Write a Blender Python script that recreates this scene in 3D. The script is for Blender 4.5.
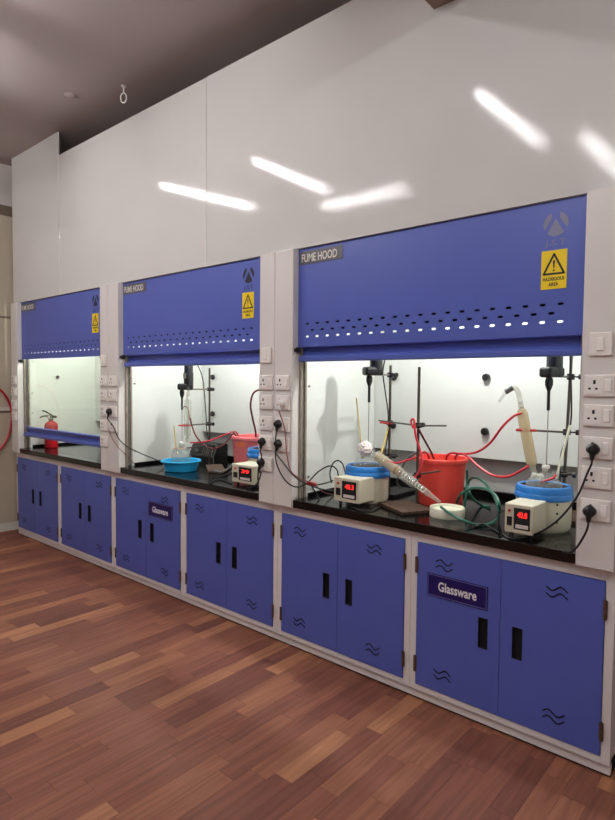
import bpy, bmesh, math, random
import numpy as np
from mathutils import Vector, Matrix
random.seed(7)
for o in list(bpy.data.objects): bpy.data.objects.remove(o)
scn = bpy.context.scene
COL = scn.collection
V = Vector

# ---------------------------------------------------------------- camera
FPX = 580.0
CAM = V((6.0933, -2.5078, 1.5808)); YAW, PITCH, ROLL = 0.7146, -0.0470, 0.0094
fwd = V((-math.sin(YAW)*math.cos(PITCH), math.cos(YAW)*math.cos(PITCH), math.sin(PITCH)))
rgt0 = V((math.cos(YAW), math.sin(YAW), 0)); up0 = rgt0.cross(fwd)
rgt = rgt0*math.cos(ROLL) + up0*math.sin(ROLL); upv = up0*math.cos(ROLL) - rgt0*math.sin(ROLL)
cam_data = bpy.data.cameras.new('camera'); cam = bpy.data.objects.new('camera', cam_data); COL.objects.link(cam)
cam.matrix_world = Matrix(((rgt.x, upv.x, -fwd.x, CAM.x), (rgt.y, upv.y, -fwd.y, CAM.y), (rgt.z, upv.z, -fwd.z, CAM.z), (0, 0, 0, 1)))
cam_data.sensor_fit = 'HORIZONTAL'; cam_data.sensor_width = 36.0; cam_data.lens = FPX/615.0*36.0
cam_data.clip_start = 0.05; cam_data.clip_end = 60
scn.camera = cam
# ---------------------------------------------------------------- world, light levels, exposure
world = bpy.data.worlds.new('world'); scn.world = world; world.use_nodes = True
world.node_tree.nodes['Background'].inputs[0].default_value = (0.9, 0.95, 1, 1)
world.node_tree.nodes['Background'].inputs[1].default_value = 0.25
scn.view_settings.view_transform = 'Standard'; scn.view_settings.look = 'None'
scn.view_settings.gamma = 1.0; scn.view_settings.use_curve_mapping = False
scn.view_settings.exposure = 0.12
TUBE_STRENGTH = 100.0       # ceiling batten tubes
HOOD_LAMP = 27.0           # watts, lamp in each hood roof

# ---------------------------------------------------------------- pixel -> place helpers
def ray(x, y): return fwd + rgt*((x-307.5)/FPX) - upv*((y-410)/FPX)
def P(x, y, Y): d = ray(x, y); return CAM + d*((Y-CAM.y)/d.y)      # on the upright plane at depth Y
def G(x, y, Z=0.905): d = ray(x, y); return CAM + d*((Z-CAM.z)/d.z)   # on a level surface

# ---------------------------------------------------------------- materials
def lin(r, g, b):
    f = lambda c: (c/255/12.92) if c/255 <= 0.04045 else ((c/255+0.055)/1.055)**2.4
    return (f(r), f(g), f(b), 1)
MATS = {}
def mat(name, col, rough=0.5, metal=0.0, var=0.06, scale=6.0, bump=0.0, bscale=40.0, coat=0.0, spec=0.5, emit=None, estr=0.0, stretch=None):
    m = bpy.data.materials.new(name); m.use_nodes = True; nt = m.node_tree; b = nt.nodes['Principled BSDF']
    c = lin(*col) if len(col) == 3 else col
    b.inputs['Roughness'].default_value = rough; b.inputs['Metallic'].default_value = metal
    b.inputs['Specular IOR Level'].default_value = spec; b.inputs['Coat Weight'].default_value = coat
    b.inputs['Coat Roughness'].default_value = 0.08
    tc = nt.nodes.new('ShaderNodeTexCoord'); mp = nt.nodes.new('ShaderNodeMapping')
    nt.links.new(tc.outputs['Object'], mp.inputs['Vector'])
    if stretch: mp.inputs['Scale'].default_value = stretch
    n = nt.nodes.new('ShaderNodeTexNoise'); n.inputs['Scale'].default_value = scale; n.inputs['Detail'].default_value = 4
    nt.links.new(mp.outputs['Vector'], n.inputs['Vector'])
    r = nt.nodes.new('ShaderNodeValToRGB'); cr = r.color_ramp
    cr.elements[0].position = 0.3; cr.elements[1].position = 0.7
    cr.elements[0].color = tuple(max(0, v*(1-var)) for v in c[:3])+(1,); cr.elements[1].color = tuple(min(1, v*(1+var)) for v in c[:3])+(1,)
    nt.links.new(n.outputs['Fac'], r.inputs['Fac']); nt.links.new(r.outputs['Color'], b.inputs['Base Color'])
    if bump:
        n2 = nt.nodes.new('ShaderNodeTexNoise'); n2.inputs['Scale'].default_value = bscale; n2.inputs['Detail'].default_value = 3
        nt.links.new(mp.outputs['Vector'], n2.inputs['Vector'])
        bp = nt.nodes.new('ShaderNodeBump'); bp.inputs['Strength'].default_value = bump; bp.inputs['Distance'].default_value = 0.01
        nt.links.new(n2.outputs['Fac'], bp.inputs['Height']); nt.links.new(bp.outputs['Normal'], b.inputs['Normal'])
    if emit:
        b.inputs['Emission Color'].default_value = lin(*emit); b.inputs['Emission Strength'].default_value = estr
    MATS[name] = m; return m
def glass(name, tint, body=0.0, bodycol=(230, 230, 220), refl=0.5):
    m = bpy.data.materials.new(name); m.use_nodes = True; nt = m.node_tree; nt.nodes.clear()
    out = nt.nodes.new('ShaderNodeOutputMaterial'); tr = nt.nodes.new('ShaderNodeBsdfTransparent'); tr.inputs[0].default_value = tuple(tint)+(1,)
    gl = nt.nodes.new('ShaderNodeBsdfGlossy'); gl.inputs['Roughness'].default_value = 0.03
    fr = nt.nodes.new('ShaderNodeLayerWeight'); fr.inputs['Blend'].default_value = 0.5
    pw = nt.nodes.new('ShaderNodeMath'); pw.operation = 'POWER'; pw.inputs[1].default_value = 4.0; nt.links.new(fr.outputs['Facing'], pw.inputs[0])
    mu = nt.nodes.new('ShaderNodeMath'); mu.operation = 'MULTIPLY_ADD'; mu.inputs[1].default_value = refl*0.9; mu.inputs[2].default_value = refl*0.05; nt.links.new(pw.outputs[0], mu.inputs[0])
    df = nt.nodes.new('ShaderNodeBsdfDiffuse'); df.inputs[0].default_value = lin(*bodycol)
    tl = nt.nodes.new('ShaderNodeBsdfTranslucent'); tl.inputs[0].default_value = lin(*bodycol)
    ad = nt.nodes.new('ShaderNodeMixShader'); nt.links.new(df.outputs[0], ad.inputs[1]); nt.links.new(tl.outputs[0], ad.inputs[2])
    m1 = nt.nodes.new('ShaderNodeMixShader'); m1.inputs[0].default_value = body
    nt.links.new(tr.outputs[0], m1.inputs[1]); nt.links.new(ad.outputs[0], m1.inputs[2])
    m2 = nt.nodes.new('ShaderNodeMixShader'); nt.links.new(mu.outputs[0], m2.inputs[0]); nt.links.new(m1.outputs[0], m2.inputs[1]); nt.links.new(gl.outputs[0], m2.inputs[2])
    nt.links.new(m2.outputs[0], out.inputs[0]); MATS[name] = m; return m

mat('blue_paint', (80, 96, 178), 0.38, var=0.03, scale=3, bump=0.02, bscale=300)
mat('white_paint', (220, 216, 212), 0.35, var=0.02, scale=2)
mat('frame_white', (222, 218, 217), 0.4, var=0.03, scale=5)
mat('laminate', (208, 207, 205), 0.075, var=0.03, scale=1.2, bump=0.012, bscale=320, spec=0.25)
mat('liner_white', (225, 227, 222), 0.3, var=0.02, scale=2)
mat('liner_shaded', (196, 196, 192), 0.5, var=0.06, scale=4)
mat('slot_shade', (18, 20, 34), 0.8)
mat('black_granite', (13, 13, 14), 0.14, var=0.6, scale=180, spec=0.5)
mat('black_plastic', (22, 22, 23), 0.4, var=0.15, scale=20)
mat('black_rubber', (16, 16, 17), 0.55, var=0.15, scale=20)
mat('slot_black', (9, 9, 16), 0.7)
mat('navy_plate', (26, 16, 92), 0.3)
mat('letter_white', (236, 234, 240), 0.5, var=0.01)
mat('border_pale', (120, 120, 190), 0.5, var=0.01)
mat('label_grey', (84, 84, 90), 0.35)
mat('letter_pale', (226, 222, 212), 0.4, var=0.01)
mat('sign_yellow', (240, 208, 14), 0.4, var=0.02)
mat('sign_black', (20, 18, 14), 0.5)
mat('logo_navy', (10, 11, 30), 0.4)
mat('logo_silver', (124, 124, 148), 0.35, metal=0.2, var=0.1)
mat('steel', (150, 146, 138), 0.3, metal=0.9, var=0.1, scale=30)
mat('dark_steel', (98, 92, 84), 0.35, metal=0.8, var=0.15, scale=30)
mat('hinge_metal', (112, 92, 80), 0.4, metal=0.6, var=0.2, scale=40)
mat('track_metal', (150, 140, 128), 0.4, metal=0.3, var=0.1, scale=20)
mat('rusty_iron', (78, 56, 44), 0.7, metal=0.2, var=0.35, scale=40, bump=0.3)
mat('socket_white', (236, 232, 226), 0.28, var=0.01)
mat('rocker_white', (244, 241, 236), 0.22, var=0.01)
mat('mantle_cream', (206, 200, 178), 0.42, var=0.05, scale=8)
mat('mantle_blue', (38, 118, 196), 0.25, var=0.06, scale=8)
mat('mantle_wool', (58, 48, 42), 0.95, var=0.4, scale=60, bump=0.6)
mat('panel_white', (214, 206, 200), 0.4)
mat('digit_red', (255, 40, 30), 0.5, emit=(255, 40, 36), estr=1.8)
mat('led_red', (190, 40, 40), 0.3)
mat('bucket_red', (236, 76, 66), 0.38, var=0.06, scale=10)
mat('bucket_pink', (240, 128, 132), 0.38, var=0.04, scale=10)
mat('basin_blue', (30, 160, 214), 0.3, var=0.04, scale=10)
mat('hose_red', (188, 30, 48), 0.35, var=0.08, scale=20)
mat('hose_dark_red', (98, 24, 32), 0.4, var=0.1, scale=20)
mat('hose_green', (26, 92, 76), 0.35, var=0.12, scale=20)
mat('hose_grey', (104, 106, 104), 0.4, var=0.1, scale=20)
mat('cable_red', (128, 62, 60), 0.45)
mat('tape_red', (200, 40, 44), 0.4)
mat('grip_red', (196, 36, 40), 0.45)
mat('grip_orange', (214, 132, 84), 0.5)
mat('enamel_white', (226, 224, 204), 0.35, var=0.05, scale=20)
mat('stopper_white', (238, 236, 230), 0.35)
mat('cotton', (238, 228, 226), 0.75, var=0.1, scale=30, bump=0.8, bscale=60)
mat('wood_yellow', (196, 168, 74), 0.5)
mat('copper_tube', (122, 74, 66), 0.4)
mat('ext_red', (186, 18, 34), 0.25, var=0.03)
mat('ceiling_paint', (176, 164, 160), 0.85, var=0.03, scale=1.5, bump=0.05, bscale=60)
mat('wall_white', (196, 188, 184), 0.8, var=0.03, scale=2)
mat('wall_beige', (186, 174, 154), 0.75, var=0.03, scale=2)
mat('room_wall', (206, 202, 198), 0.85, var=0.03, scale=2)
mat('door_brown', (112, 98, 84), 0.6)
mat('baseboard_paint', (206, 206, 196), 0.5)
mat('beam_paint', (168, 150, 136), 0.8, var=0.05, scale=4)
mat('underlay', (40, 26, 22), 0.8)
mat('tube_white', (250, 250, 250), 0.4, emit=(252, 250, 250), estr=TUBE_STRENGTH)
mat('lamp_glass', (250, 250, 250), 0.4, emit=(244, 255, 240), estr=6.0)
mat('batten_white', (230, 228, 224), 0.5)
mat('sticker_orange', (226, 120, 62), 0.5)
mat('liquid_brown', (150, 96, 40), 0.3)
glass('pane', (0.945, 0.965, 0.925), 0.03, (226, 240, 214), 0.6)
glass('clear_glass', (0.90, 0.91, 0.88), 0.16, (236, 240, 238), 0.9)
glass('milky_glass', (0.93, 0.90, 0.82), 0.6, (232, 214, 178), 0.7)
glass('clear_plastic', (0.9, 0.9, 0.88), 0.25, (230, 228, 220), 0.8)

def plank_material(name, from_object):
    m = bpy.data.materials.new(name); m.use_nodes = True; nt = m.node_tree; b = nt.nodes['Principled BSDF']; L = nt.links.new
    at = nt.nodes.new('ShaderNodeAttribute'); at.attribute_type = 'OBJECT' if from_object else 'GEOMETRY'; at.attribute_name = 'tone'
    rp = nt.nodes.new('ShaderNodeValToRGB'); cr = rp.color_ramp
    stops = [(0.0, (112, 67, 55)), (0.3, (128, 79, 64)), (0.55, (140, 89, 70)), (0.78, (152, 100, 75)), (1.0, (174, 121, 88))]
    cr.elements[0].color = lin(*stops[0][1]); cr.elements[1].color = lin(*stops[-1][1])
    for p_, c_ in stops[1:-1]: cr.elements.new(p_).color = lin(*c_)
    L(at.outputs['Fac'], rp.inputs['Fac'])
    geo = nt.nodes.new('ShaderNodeNewGeometry'); mp = nt.nodes.new('ShaderNodeMapping'); mp.inputs['Scale'].default_value = (38, 2.2, 1)
    cx = nt.nodes.new('ShaderNodeCombineXYZ'); ml = nt.nodes.new('ShaderNodeMath'); ml.operation = 'MULTIPLY'; ml.inputs[1].default_value = 37
    L(at.outputs['Fac'], ml.inputs[0]); L(ml.outputs[0], cx.inputs['Y'])
    va = nt.nodes.new('ShaderNodeVectorMath'); L(geo.outputs['Position'], va.inputs[0]); L(cx.outputs[0], va.inputs[1]); L(va.outputs[0], mp.inputs['Vector'])
    n = nt.nodes.new('ShaderNodeTexNoise'); n.inputs['Scale'].default_value = 1.0; n.inputs['Detail'].default_value = 6; n.inputs['Distortion'].default_value = 0.7
    L(mp.outputs[0], n.inputs['Vector'])
    r2 = nt.nodes.new('ShaderNodeValToRGB'); r2.color_ramp.elements[0].position = 0.3; r2.color_ramp.elements[1].position = 0.72
    r2.color_ramp.elements[0].color = (0.68, 0.64, 0.64, 1); r2.color_ramp.elements[1].color = (1.16, 1.14, 1.12, 1); L(n.outputs['Fac'], r2.inputs['Fac'])
    mx = nt.nodes.new('ShaderNodeMix'); mx.data_type = 'RGBA'; mx.blend_type = 'MULTIPLY'; mx.inputs['Factor'].default_value = 1
    L(rp.outputs['Color'], mx.inputs['A']); L(r2.outputs['Color'], mx.inputs['B']); L(mx.outputs['Result'], b.inputs['Base Color'])
    b.inputs['Roughness'].default_value = 0.55; b.inputs['Specular IOR Level'].default_value = 0.35
    MATS[name] = m
plank_material('plank_wood', True); plank_material('plank_wood_far', False)

# ---------------------------------------------------------------- object helpers
WPOS = {}
def tag(o, label=None, cat=None, group=None, kind=None):
    if label: o['label'] = label
    if cat: o['category'] = cat
    if group: o['group'] = group
    if kind: o['kind'] = kind
    return o
def thing(name, loc, label, cat, group=None):
    o = bpy.data.objects.new(name, None); COL.objects.link(o); o.location = loc; o.empty_display_size = 0.05
    WPOS[o.name] = V(loc); return tag(o, label, cat, group)
class MB:
    """collects shapes, then links them as one mesh object"""
    def __init__(s): s.bm = bmesh.new(); s.smooth = False
    def box(s, x0, x1, y0, y1, z0, z1, bev=0.0, rot=None, seg=2):
        r = bmesh.ops.create_cube(s.bm, size=1.0); vs = r['verts']
        c = V(((x0+x1)/2, (y0+y1)/2, (z0+z1)/2))
        for v in vs: v.co = V((v.co.x*(x1-x0), v.co.y*(y1-y0), v.co.z*(z1-z0)))
        if bev:
            es = list({e for v in vs for e in v.link_edges})
            rb = bmesh.ops.bevel(s.bm, geom=es, offset=bev, segments=seg, affect='EDGES', profile=0.5)
            vs = list({v for f in rb['faces'] for v in f.verts} | {v for v in vs if v.is_valid})
        for v in vs:
            if rot: v.co = rot @ v.co
            v.co += c
        return s
    def prism(s, poly, y0, y1):
        """polygon in X-Z extruded along Y"""
        a = [s.bm.verts.new((p[0], y0, p[1])) for p in poly]; b = [s.bm.verts.new((p[0], y1, p[1])) for p in poly]
        n = len(poly); s.bm.faces.new(a); s.bm.faces.new(b[::-1])
        for i in range(n): s.bm.faces.new((a[i], b[i], b[(i+1) % n], a[(i+1) % n]))
        return s
    def xprism(s, poly, x0, x1):
        """polygon in Y-Z extruded along X"""
        a = [s.bm.verts.new((x0, p[0], p[1])) for p in poly]; b = [s.bm.verts.new((x1, p[0], p[1])) for p in poly]
        n = len(poly); s.bm.faces.new(a); s.bm.faces.new(b[::-1])
        for i in range(n): s.bm.faces.new((a[i], b[i], b[(i+1) % n], a[(i+1) % n]))
        return s
    def lathe(s, prof, c, seg=24, axis=None, power=2.0, close=False):
        """profile [(r, h)] turned about an axis through c; power > 2 gives a rounded square"""
        ax = V((0, 0, 1)) if axis is None else V(axis).normalized()
        u = ax.orthogonal().normalized() if abs(ax.z) < 0.999 else V((1, 0, 0)); w = ax.cross(u)
        c = V(c); rings = []
        for r, h in prof:
            ring = []
            for i in range(seg):
                t = 2*math.pi*i/seg; ct, st = math.cos(t), math.sin(t)
                k = (abs(ct)**power+abs(st)**power)**(-1/power)
                ring.append(s.bm.verts.new(c+ax*h+(u*ct+w*st)*(r*k)))
            rings.append(ring)
        for a, b in zip(rings, rings[1:]):
            for i in range(seg): s.bm.faces.new((a[i], a[(i+1) % seg], b[(i+1) % seg], b[i]))
        if close:
            s.bm.faces.new(rings[0][::-1]); s.bm.faces.new(rings[-1])
        s.smooth = True; return s
    def cyl(s, a, b, r, r2=None, seg=12):
        a, b = V(a), V(b); L = (b-a).length
        return s.lathe([(r, 0), (r if r2 is None else r2, L)], a, seg, (b-a), close=True)
    def ball(s, c, r, seg=16, sz=1.0):
        n = max(6, seg//2)
        return s.lathe([(max(1e-4, r*math.sin(math.pi*i/n)), -r*sz*math.cos(math.pi*i/n)) for i in range(n+1)], c, seg)
    def tube(s, pts, r, seg=8, sub=6, smoothpath=True):
        pts = [V(p) for p in pts]
        if smoothpath and len(pts) > 2:
            q = [pts[0]*2-pts[1]]+pts+[pts[-1]*2-pts[-2]]; path = []
            for i in range(1, len(q)-2):
                for k in range(sub):
                    t = k/sub; p0, p1, p2, p3 = q[i-1:i+3]
                    path.append(0.5*((2*p1)+(p2-p0)*t+(2*p0-5*p1+4*p2-p3)*t*t+(3*p1-p0-3*p2+p3)*t**3))
            path.append(pts[-1])
        else: path = pts
        prev = None; rings = []
        for i, p in enumerate(path):
            d = (path[min(i+1, len(path)-1)]-path[max(i-1, 0)]).normalized()
            if prev is None: u = d.orthogonal().normalized()
            else:
                u = prev-d*prev.dot(d)
                u = u.normalized() if u.length > 1e-6 else d.orthogonal().normalized()
            prev = u; w = d.cross(u)
            rings.append([s.bm.verts.new(p+(u*math.cos(2*math.pi*k/seg)+w*math.sin(2*math.pi*k/seg))*r) for k in range(seg)])
        for a, b in zip(rings, rings[1:]):
            for i in range(seg): s.bm.faces.new((a[i], a[(i+1) % seg], b[(i+1) % seg], b[i]))
        s.bm.faces.new(rings[0][::-1]); s.bm.faces.new(rings[-1]); s.smooth = True; return s
    def ribbon(s, pts, w, y0, y1):
        """a flat stroke of width w along points in X-Z"""
        for a, b in zip(pts, pts[1:]):
            d = V((b[0]-a[0], b[1]-a[1])); L = d.length; n = V((-d.y, d.x))/L*(w/2); e = d/L*(w*0.3)
            s.prism([(a[0]-e.x-n.x, a[1]-e.y-n.y), (b[0]+e.x-n.x, b[1]+e.y-n.y), (b[0]+e.x+n.x, b[1]+e.y+n.y), (a[0]-e.x+n.x, a[1]-e.y+n.y)], y0, y1)
        return s
    def holecell(s, x0, x1, z0, z1, hx0, hx1, hz0, hz1, ch, y):
        """flat rectangle at depth y with a chamfered hole in it"""
        N = lambda x, z: s.bm.verts.new((x, y, z))
        c = [N(x0, z0), N(x1, z0), N(x1, z1), N(x0, z1)]
        h = [N(hx0+ch, hz0), N(hx1-ch, hz0), N(hx1, hz0+ch), N(hx1, hz1-ch), N(hx1-ch, hz1), N(hx0+ch, hz1), N(hx0, hz1-ch), N(hx0, hz0+ch)]
        F = s.bm.faces.new
        F((c[0], c[1], h[1], h[0])); F((c[1], h[2], h[1])); F((c[1], c[2], h[3], h[2])); F((c[2], h[4], h[3]))
        F((c[2], c[3], h[5], h[4])); F((c[3], h[6], h[5])); F((c[3], c[0], h[7], h[6])); F((c[0], h[0], h[7]))
        return s
    def quad(s, x0, x1, z0, z1, y):
        s.bm.faces.new([s.bm.verts.new(p) for p in ((x0, y, z0), (x1, y, z0), (x1, y, z1), (x0, y, z1))]); return s
    def thicken(s, t):
        bmesh.ops.recalc_face_normals(s.bm, faces=s.bm.faces[:])
        bmesh.ops.remove_doubles(s.bm, verts=s.bm.verts[:], dist=1e-5)
        faces = s.bm.faces[:]
        r = bmesh.ops.extrude_face_region(s.bm, geom=faces)
        for v in [g for g in r['geom'] if isinstance(g, bmesh.types.BMVert)]: v.co.y += t
        return s
    def build(s, name, m, parent=None, origin=None, label=None):
        bmesh.ops.recalc_face_normals(s.bm, faces=s.bm.faces[:])
        me = bpy.data.meshes.new(name); s.bm.to_mesh(me); s.bm.free()
        if s.smooth:
            me.polygons.foreach_set('use_smooth', [True]*len(me.polygons))
            try: me.set_sharp_from_angle(angle=math.radians(38))
            except Exception: pass
        me.materials.append(MATS[m])
        co = np.zeros(len(me.vertices)*3); me.vertices.foreach_get('co', co); co = co.reshape(-1, 3)
        if origin is None:
            lo, hi = co.min(0), co.max(0); origin = V(((lo[0]+hi[0])/2, (lo[1]+hi[1])/2, lo[2] if parent is None else (lo[2]+hi[2])/2))
        origin = V(origin); me.transform(Matrix.Translation(-origin))
        return link(name, me, origin, parent, label)
def link(name, me, wpos, parent=None, label=None):
    o = bpy.data.objects.new(name, me); COL.objects.link(o); WPOS[o.name] = V(wpos)
    if parent: o.parent = parent; o.location = V(wpos)-WPOS[parent.name]
    else: o.location = wpos
    if label: o['label'] = label
    return o
def clone(src, wpos, parent, name=None):
    o = src.copy(); COL.objects.link(o); WPOS[o.name] = V(wpos)
    o.parent = parent; o.location = V(wpos)-(WPOS[parent.name] if parent else V((0, 0, 0))); return o
def lettering(text, m, parent, cx, z, w, h, y, name='lettering', bold=0.0):
    cu = bpy.data.curves.new('t', 'FONT'); cu.body = text; cu.size = 1; cu.extrude = 0.004; cu.offset = bold; cu.resolution_u = 3
    t = bpy.data.objects.new('t', cu); COL.objects.link(t); bpy.context.view_layer.update()
    me = bpy.data.meshes.new_from_object(t.evaluated_get(bpy.context.evaluated_depsgraph_get()))
    bpy.data.objects.remove(t)
    co = np.zeros(len(me.vertices)*3); me.vertices.foreach_get('co', co); co = co.reshape(-1, 3)
    lo, hi = co.min(0), co.max(0); out = np.zeros_like(co)
    out[:, 0] = (co[:, 0]-(lo[0]+hi[0])/2)/(hi[0]-lo[0])*w
    out[:, 2] = (co[:, 1]-(lo[1]+hi[1])/2)/(hi[1]-lo[1])*h
    out[:, 1] = -(co[:, 2]-lo[2])/(hi[2]-lo[2])*0.0006
    me.vertices.foreach_set('co', out.ravel()); me.materials.clear(); me.materials.append(MATS[m]); me.name = name
    return link(name, me, V((cx, y, z)), parent)

# ================================================================ THE ROOM
W = 0.9235; ZC = 3.78; XL, XR, YF, YB = -0.22, 9.0, -6.2, 0.98
def struct(name, mb, m): return tag(mb.build(name, m), kind='structure')
floor = struct('floor', MB().box(XL, XR, YF, YB, -0.05, -0.004), 'underlay')
struct('ceiling', MB().box(XL, XR, YF, YB, ZC, ZC+0.1), 'ceiling_paint')
struct('wall_back', MB().box(XL, XR, YB, YB+0.1, -0.05, ZC+0.1), 'room_wall')
struct('wall_right', MB().box(XR, XR+0.1, YF, YB, -0.05, ZC+0.1), 'room_wall')
struct('wall_front', MB().box(XL, XR, YF-0.1, YF, -0.05, ZC+0.1), 'room_wall')
struct('wall_left', MB().box(XL-0.1, XL, YF, YB, -0.05, ZC+0.1), 'wall_white')
struct('baseboard_left', MB().box(XL, XL+0.012, -1.4, YB, 0.0, 0.09, 0.003), 'baseboard_paint')
# tall panelled closet front on the left wall
dr = struct('door_1', MB().box(XL+0.0005, XL+0.016, -1.4, 0.6, 0.09, 3.26), 'wall_beige')
for z0, z1, t, m in ((3.26, 3.36, 0.03, 'door_brown'), (2.215, 2.235, 0.02, 'door_brown'), (1.24, 1.262, 0.02, 'door_brown'), (1.262, 1.30, 0.03, 'baseboard_paint')):
    MB().box(XL+0.001, XL+t, -1.4, 0.6, z0, z1).build('rail', m, dr)
# ceiling beam that meets the cladding
struct('trim_1', MB().box(4.69, 5.06, YF, YB, 3.335, ZC), 'beam_paint')

# planks
PW = 0.091; rows = []
rnd = random.Random(3)
tones = lambda: min(1.0, max(0.0, rnd.choice((0.12, 0.22, 0.34, 0.42, 0.5, 0.58, 0.66, 0.78, 0.95)) + rnd.uniform(-0.06, 0.06)))
x = XL; i = 0
while x < XR-0.01:
    x1 = min(x+PW, XR); y = YF - rnd.uniform(0, 0.5)
    yend = YB if (x1 > 6*W+0.02 or x < 0.0) else 0.12
    while y < yend:
        L = rnd.choice((0.28, 0.40, 0.48, 0.55, 0.55, 0.66)); y1 = y+L
        a, b = max(y, YF), min(y1, yend)
        if b-a > 0.02: rows.append((x, x1, a, b, L if (a == y and b == y1 and x1-x > PW-0.001) else None, tones()))
        y = y1
    x = x1
def proj_area(r):
    c = [V((r[0], r[2], 0)), V((r[1], r[2], 0)), V((r[1], r[3], 0)), V((r[0], r[3], 0))]; pts = []
    for p in c:
        d = p-CAM; z = d.dot(fwd)
        if z < 0.3: return 0
        pts.append((307.5+FPX*d.dot(rgt)/z, 410-FPX*d.dot(upv)/z))
    m = (sum(p[0] for p in pts)/4, sum(p[1] for p in pts)/4)
    if not (-15 < m[0] < 630 and m[1] < 835): return 0
    if r[3] > 0.05 and r[2] > -0.02: return 0
    return abs(sum(pts[k][0]*pts[(k+1) % 4][1]-pts[(k+1) % 4][0]*pts[k][1] for k in range(4)))/2
order = sorted(range(len(rows)), key=lambda k: -proj_area(rows[k]))
near = {k for k in order[:300] if proj_area(rows[k]) > 0}
PM = {}
far_bm = bmesh.new(); lay = far_bm.faces.layers.float.new('tone')
def plank_bm(w, L):
    m = MB().box(-w/2+0.0005, w/2-0.0005, -L/2+0.0005, L/2-0.0005, -0.004, 0.0)
    return m
for k, r in enumerate(rows):
    w, L = r[1]-r[0], r[3]-r[2]; c = V(((r[0]+r[1])/2, (r[2]+r[3])/2, 0))
    if k in near:
        key = (round(w, 4), round(L, 4))
        if key not in PM:
            m = plank_bm(w, L); bmesh.ops.recalc_face_normals(m.bm, faces=m.bm.faces[:])
            me = bpy.data.meshes.new('plank'); m.bm.to_mesh(me); m.bm.free(); me.materials.append(MATS['plank_wood']); PM[key] = me
        o = link('plank', PM[key], c, floor); o['tone'] = r[5]
    else:
        vs = [far_bm.verts.new(c+V((sx*(w/2-0.0005), sy*(L/2-0.0005), 0))) for sx, sy in ((-1, -1), (1, -1), (1, 1), (-1, 1))]
        f = far_bm.faces.new(vs); f[lay] = r[5]
me = bpy.data.meshes.new('plank_field'); far_bm.to_mesh(me); far_bm.free(); me.materials.append(MATS['plank_wood_far'])
o = link('plank_field', me, V((0, 0, 0)), floor); o['kind'] = 'stuff'

# white laminate cladding above the hoods
PY0, PY1 = -0.014, -0.002; PZ0 = 2.345
def cladding(x0, x1, z1, label):
    o = MB().box(x0+0.002, x1-0.002, PY0, PY1, PZ0, z1, 0.002, seg=1).build('cladding_panel', 'laminate')
    return tag(o, label, 'panel', 'glossy white cladding above the fume hoods')
cladding(0.0, 0.98, ZC-0.002, 'narrow glossy white cladding panel reaching the ceiling beside the left wall')
cladding(0.98, 3.027, 3.572, 'glossy white cladding panel above the fire extinguisher and blue basin, between two seams')
mb = MB().prism([(3.0295, PZ0), (5.56, PZ0), (5.56, 3.333), (4.688, 3.333), (4.688, 3.572), (3.0295, 3.572)], PY0, PY1)
tag(mb.build('cladding_panel', 'laminate'), 'large glossy white cladding panel notched around the ceiling beam', 'panel', 'glossy white cladding above the fume hoods')

# ceiling battens: found from their reflections in the cladding, except the last pair, added unseen
def batten(a, b, label, m='tube_white', hang=True, ztop=ZC):
    a, b = V(a), V(b); d = (b-a).normalized(); s = V((d.y, -d.x, 0)) if abs(d.x)+abs(d.y) > 0 else V((1, 0, 0))
    t = thing('tube_light', ((a.x+b.x)/2, (a.y+b.y)/2, a.z), label, 'light', 'fluorescent tube lights of the room')
    c = (a+b)/2; L = (b-a).length; R = Matrix.Rotation(math.atan2(d.y, d.x), 3, 'Z')
    MB().box(c.x-L/2-0.03, c.x+L/2+0.03, c.y-0.03, c.y+0.03, c.z+0.025, c.z+0.065, 0.004, R).build('batten_body', 'batten_white', t)
    MB().cyl(a, b, 0.016).build('tube', m, t)
    for p in (a, b): MB().box(p.x-0.012, p.x+0.012, p.y-0.02, p.y+0.02, p.z-0.02, p.z+0.026, 0.003, R).build('lamp_holder', 'batten_white', t)
    for p in (a+d*0.2, b-d*0.2):
        if ztop-(c.z+0.065) > 0.02: MB().cyl((p.x, p.y, c.z+0.062), (p.x, p.y, ztop-0.0005), 0.006).build('hanger_rod', 'batten_white', t)
batten((4.32, -1.24, 3.54), (4.36, -2.42, 3.54), 'tube light hung nearest the beam, pointing at the cladding')
batten((2.31, -1.12, 3.53), (2.29, -2.20, 3.53), 'tube light hung square to the cladding over the middle of the room')
batten((1.13, -0.99, 3.53), (1.30, -2.07, 3.53), 'tube light hung square to the cladding by the left wall')
batten((4.87, -1.70, 3.265), (4.90, -2.86, 3.265), 'tube light fixed under the ceiling beam', ztop=3.335)
batten((1.93, -2.56, 3.53), (2.96, -2.62, 3.53), 'tube light hung parallel to the cladding')
batten((6.9, -1.3, 3.53), (6.9, -2.5, 3.53), 'added unseen tube light on the far side of the beam')  # added lamp out of view, extra light for the room
batten((6.2, -4.6, 3.53), (7.4, -4.6, 3.53), 'added unseen tube light parallel to the cladding beyond the beam')  # another added lamp, unseen, further back in the room

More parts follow.
